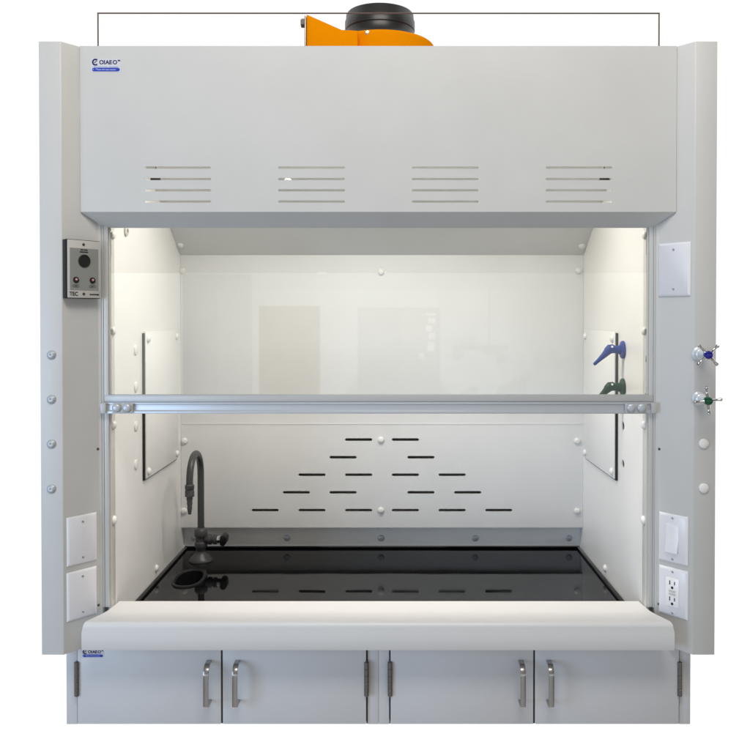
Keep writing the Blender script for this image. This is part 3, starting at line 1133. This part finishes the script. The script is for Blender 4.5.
nozzle(349.8, 'blue', 'blue plastic service nozzle on the inner side wall, behind the glass')
nozzle(387.3, 'green', 'dark green service nozzle on the inner side wall, half behind the sash rail')

# ------------------------------------------------------------------ world: white surround, the room in front of the hood
W = bpy.data.worlds.new('World')
S.world = W
W.use_nodes = True
nt = W.node_tree
bg = nt.nodes['Background']
N_, LK = nt.nodes.new, nt.links.new
tc = N_('ShaderNodeTexCoord')
sep = N_('ShaderNodeSeparateXYZ')
LK(tc.outputs['Generated'], sep.inputs[0])


def math_(op, a, b=None, c=None):
    n = N_('ShaderNodeMath')
    n.operation = op
    for i, v in enumerate((a, b, c)):
        if v is None:
            continue
        if isinstance(v, (int, float)):
            n.inputs[i].default_value = v
        else:
            LK(v, n.inputs[i])
    return n.outputs[0]


def smooth(v, lo, hi):
    n = N_('ShaderNodeMapRange')
    n.interpolation_type = 'SMOOTHSTEP'
    LK(v, n.inputs['Value'])
    n.inputs['From Min'].default_value = lo
    n.inputs['From Max'].default_value = hi
    return n.outputs['Result']


X_, Y_, Z_ = sep.outputs
den = math_('MAXIMUM', math_('MULTIPLY', Y_, -1.0), 0.02)
az = math_('DIVIDE', X_, den)
el = math_('DIVIDE', Z_, den)
ramp = N_('ShaderNodeValToRGB')
LK(math_('MULTIPLY_ADD', Z_, 0.5, 0.5), ramp.inputs[0])
cr = ramp.color_ramp
cr.elements[0].position = 0.0
cr.elements[0].color = (0.42, 0.34, 0.25, 1)
cr.elements[1].position = 1.0
cr.elements[1].color = (0.42, 0.41, 0.39, 1)
for pos, col in ((0.40, (0.28, 0.26, 0.23, 1)), (0.5, (0.30, 0.30, 0.30, 1)), (0.70, (0.36, 0.355, 0.34, 1))):
    e = cr.elements.new(pos)
    e.color = col
side = N_('ShaderNodeValToRGB')                      # cool daylight from the left, warm from the right
LK(math_('MULTIPLY_ADD', X_, 0.5, 0.5), side.inputs[0])
side.color_ramp.elements[0].color = (0.46, 0.50, 0.55, 1)
side.color_ramp.elements[1].color = (0.27, 0.225, 0.18, 1)
e = side.color_ramp.elements.new(0.5)
e.color = (1, 1, 1, 1)


def rect(a0, a1, e0, e1, soft=0.0015):
    r = math_('MULTIPLY', smooth(az, a0 - soft, a0 + soft), smooth(az, a1 + soft, a1 - soft))
    r = math_('MULTIPLY', r, math_('MULTIPLY', smooth(el, e0 - soft, e0 + soft), smooth(el, e1 + soft, e1 - soft)))
    return r


def mixc(fac, c1, c2):
    n = N_('ShaderNodeMixRGB')
    LK(fac, n.inputs[0])
    LK(c1, n.inputs[1])
    if isinstance(c2, tuple):
        n.inputs[2].default_value = c2
    else:
        LK(c2, n.inputs[2])
    return n.outputs[0]


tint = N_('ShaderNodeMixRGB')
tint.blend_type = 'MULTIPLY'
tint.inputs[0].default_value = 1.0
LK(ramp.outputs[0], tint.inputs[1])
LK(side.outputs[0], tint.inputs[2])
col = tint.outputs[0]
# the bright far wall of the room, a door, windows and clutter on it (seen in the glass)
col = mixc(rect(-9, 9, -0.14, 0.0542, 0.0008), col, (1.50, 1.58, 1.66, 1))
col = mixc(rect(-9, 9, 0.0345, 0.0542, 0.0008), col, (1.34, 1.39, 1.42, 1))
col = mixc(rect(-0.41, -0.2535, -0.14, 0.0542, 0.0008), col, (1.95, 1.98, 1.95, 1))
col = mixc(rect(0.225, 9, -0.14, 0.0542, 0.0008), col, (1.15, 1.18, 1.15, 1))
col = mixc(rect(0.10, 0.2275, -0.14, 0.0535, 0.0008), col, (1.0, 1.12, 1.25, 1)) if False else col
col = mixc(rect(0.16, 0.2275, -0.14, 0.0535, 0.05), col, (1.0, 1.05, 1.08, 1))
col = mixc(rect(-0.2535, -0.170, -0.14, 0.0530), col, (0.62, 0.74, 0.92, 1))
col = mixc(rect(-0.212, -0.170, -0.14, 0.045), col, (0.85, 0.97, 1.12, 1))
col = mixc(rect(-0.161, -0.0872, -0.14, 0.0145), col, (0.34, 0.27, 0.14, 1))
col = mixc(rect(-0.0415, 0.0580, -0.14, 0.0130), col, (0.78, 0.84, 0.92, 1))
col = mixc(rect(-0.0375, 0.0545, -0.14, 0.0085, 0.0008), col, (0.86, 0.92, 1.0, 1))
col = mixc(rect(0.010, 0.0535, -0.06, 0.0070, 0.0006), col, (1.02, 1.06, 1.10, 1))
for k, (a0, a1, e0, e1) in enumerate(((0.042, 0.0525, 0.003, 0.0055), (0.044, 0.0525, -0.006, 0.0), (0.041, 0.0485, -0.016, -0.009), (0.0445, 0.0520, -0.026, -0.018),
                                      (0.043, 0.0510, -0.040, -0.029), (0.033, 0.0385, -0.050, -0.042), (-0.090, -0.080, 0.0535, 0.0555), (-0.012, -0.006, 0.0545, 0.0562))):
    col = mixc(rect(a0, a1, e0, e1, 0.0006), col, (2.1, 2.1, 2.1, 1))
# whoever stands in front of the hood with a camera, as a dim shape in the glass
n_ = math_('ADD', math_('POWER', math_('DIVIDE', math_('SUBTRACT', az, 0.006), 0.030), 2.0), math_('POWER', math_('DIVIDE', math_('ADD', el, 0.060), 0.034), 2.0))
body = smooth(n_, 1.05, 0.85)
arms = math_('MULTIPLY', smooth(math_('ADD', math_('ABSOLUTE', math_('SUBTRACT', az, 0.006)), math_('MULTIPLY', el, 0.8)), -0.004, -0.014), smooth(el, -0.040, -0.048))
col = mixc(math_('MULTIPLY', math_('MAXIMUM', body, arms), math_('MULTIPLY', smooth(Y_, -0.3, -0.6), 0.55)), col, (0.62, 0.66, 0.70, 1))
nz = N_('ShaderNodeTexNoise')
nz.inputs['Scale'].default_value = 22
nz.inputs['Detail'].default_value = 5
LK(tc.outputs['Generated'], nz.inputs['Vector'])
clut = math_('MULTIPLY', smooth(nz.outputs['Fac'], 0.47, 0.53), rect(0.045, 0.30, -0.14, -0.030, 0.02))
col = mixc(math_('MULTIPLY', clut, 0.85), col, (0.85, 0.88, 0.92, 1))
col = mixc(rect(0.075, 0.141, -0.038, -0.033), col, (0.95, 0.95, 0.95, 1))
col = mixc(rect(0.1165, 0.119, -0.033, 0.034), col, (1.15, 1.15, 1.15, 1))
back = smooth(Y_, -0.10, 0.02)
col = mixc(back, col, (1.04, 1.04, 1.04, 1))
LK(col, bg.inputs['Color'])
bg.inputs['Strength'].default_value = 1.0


# ------------------------------------------------------------------ lamps
def area(name, loc, target, sx, sy, watts, col):
    l = bpy.data.lights.new(name, 'AREA')
    l.shape = 'RECTANGLE'
    l.size, l.size_y = sx, sy
    l.energy = watts
    l.color = col
    o = bpy.data.objects.new(name, l)
    C.objects.link(o)
    o.location = loc
    d = Vector(target) - Vector(loc)
    o.rotation_euler = d.to_track_quat('-Z', 'Y').to_euler()
    return o


area('hood_lamp', (0, 0.195, CEIL_Z - 0.026), (0, 0.195, 0), 0.80, 0.12, 9.2, (1.0, 0.942, 0.85))
area('room_lamp', (0.10, -1.6, 2.9), (0.0, 0.1, 1.1), 1.6, 0.7, 40, (1.0, 0.95, 0.885))
area('window_light', (-2.25, -1.7, 0.55), (0.2, 0.2, 0.45), 1.0, 1.3, 29, (0.52, 0.72, 1.0))

# ------------------------------------------------------------------ render settings
S.render.engine = 'CYCLES'
S.cycles.max_bounces = 16
S.cycles.diffuse_bounces = 8
S.cycles.glossy_bounces = 6
S.cycles.transparent_max_bounces = 16
S.cycles.use_denoising = True
S.cycles.sample_clamp_indirect = 6
S.view_settings.view_transform = 'Standard'
S.view_settings.look = 'None'
S.view_settings.exposure = 0
S.view_settings.gamma = 1
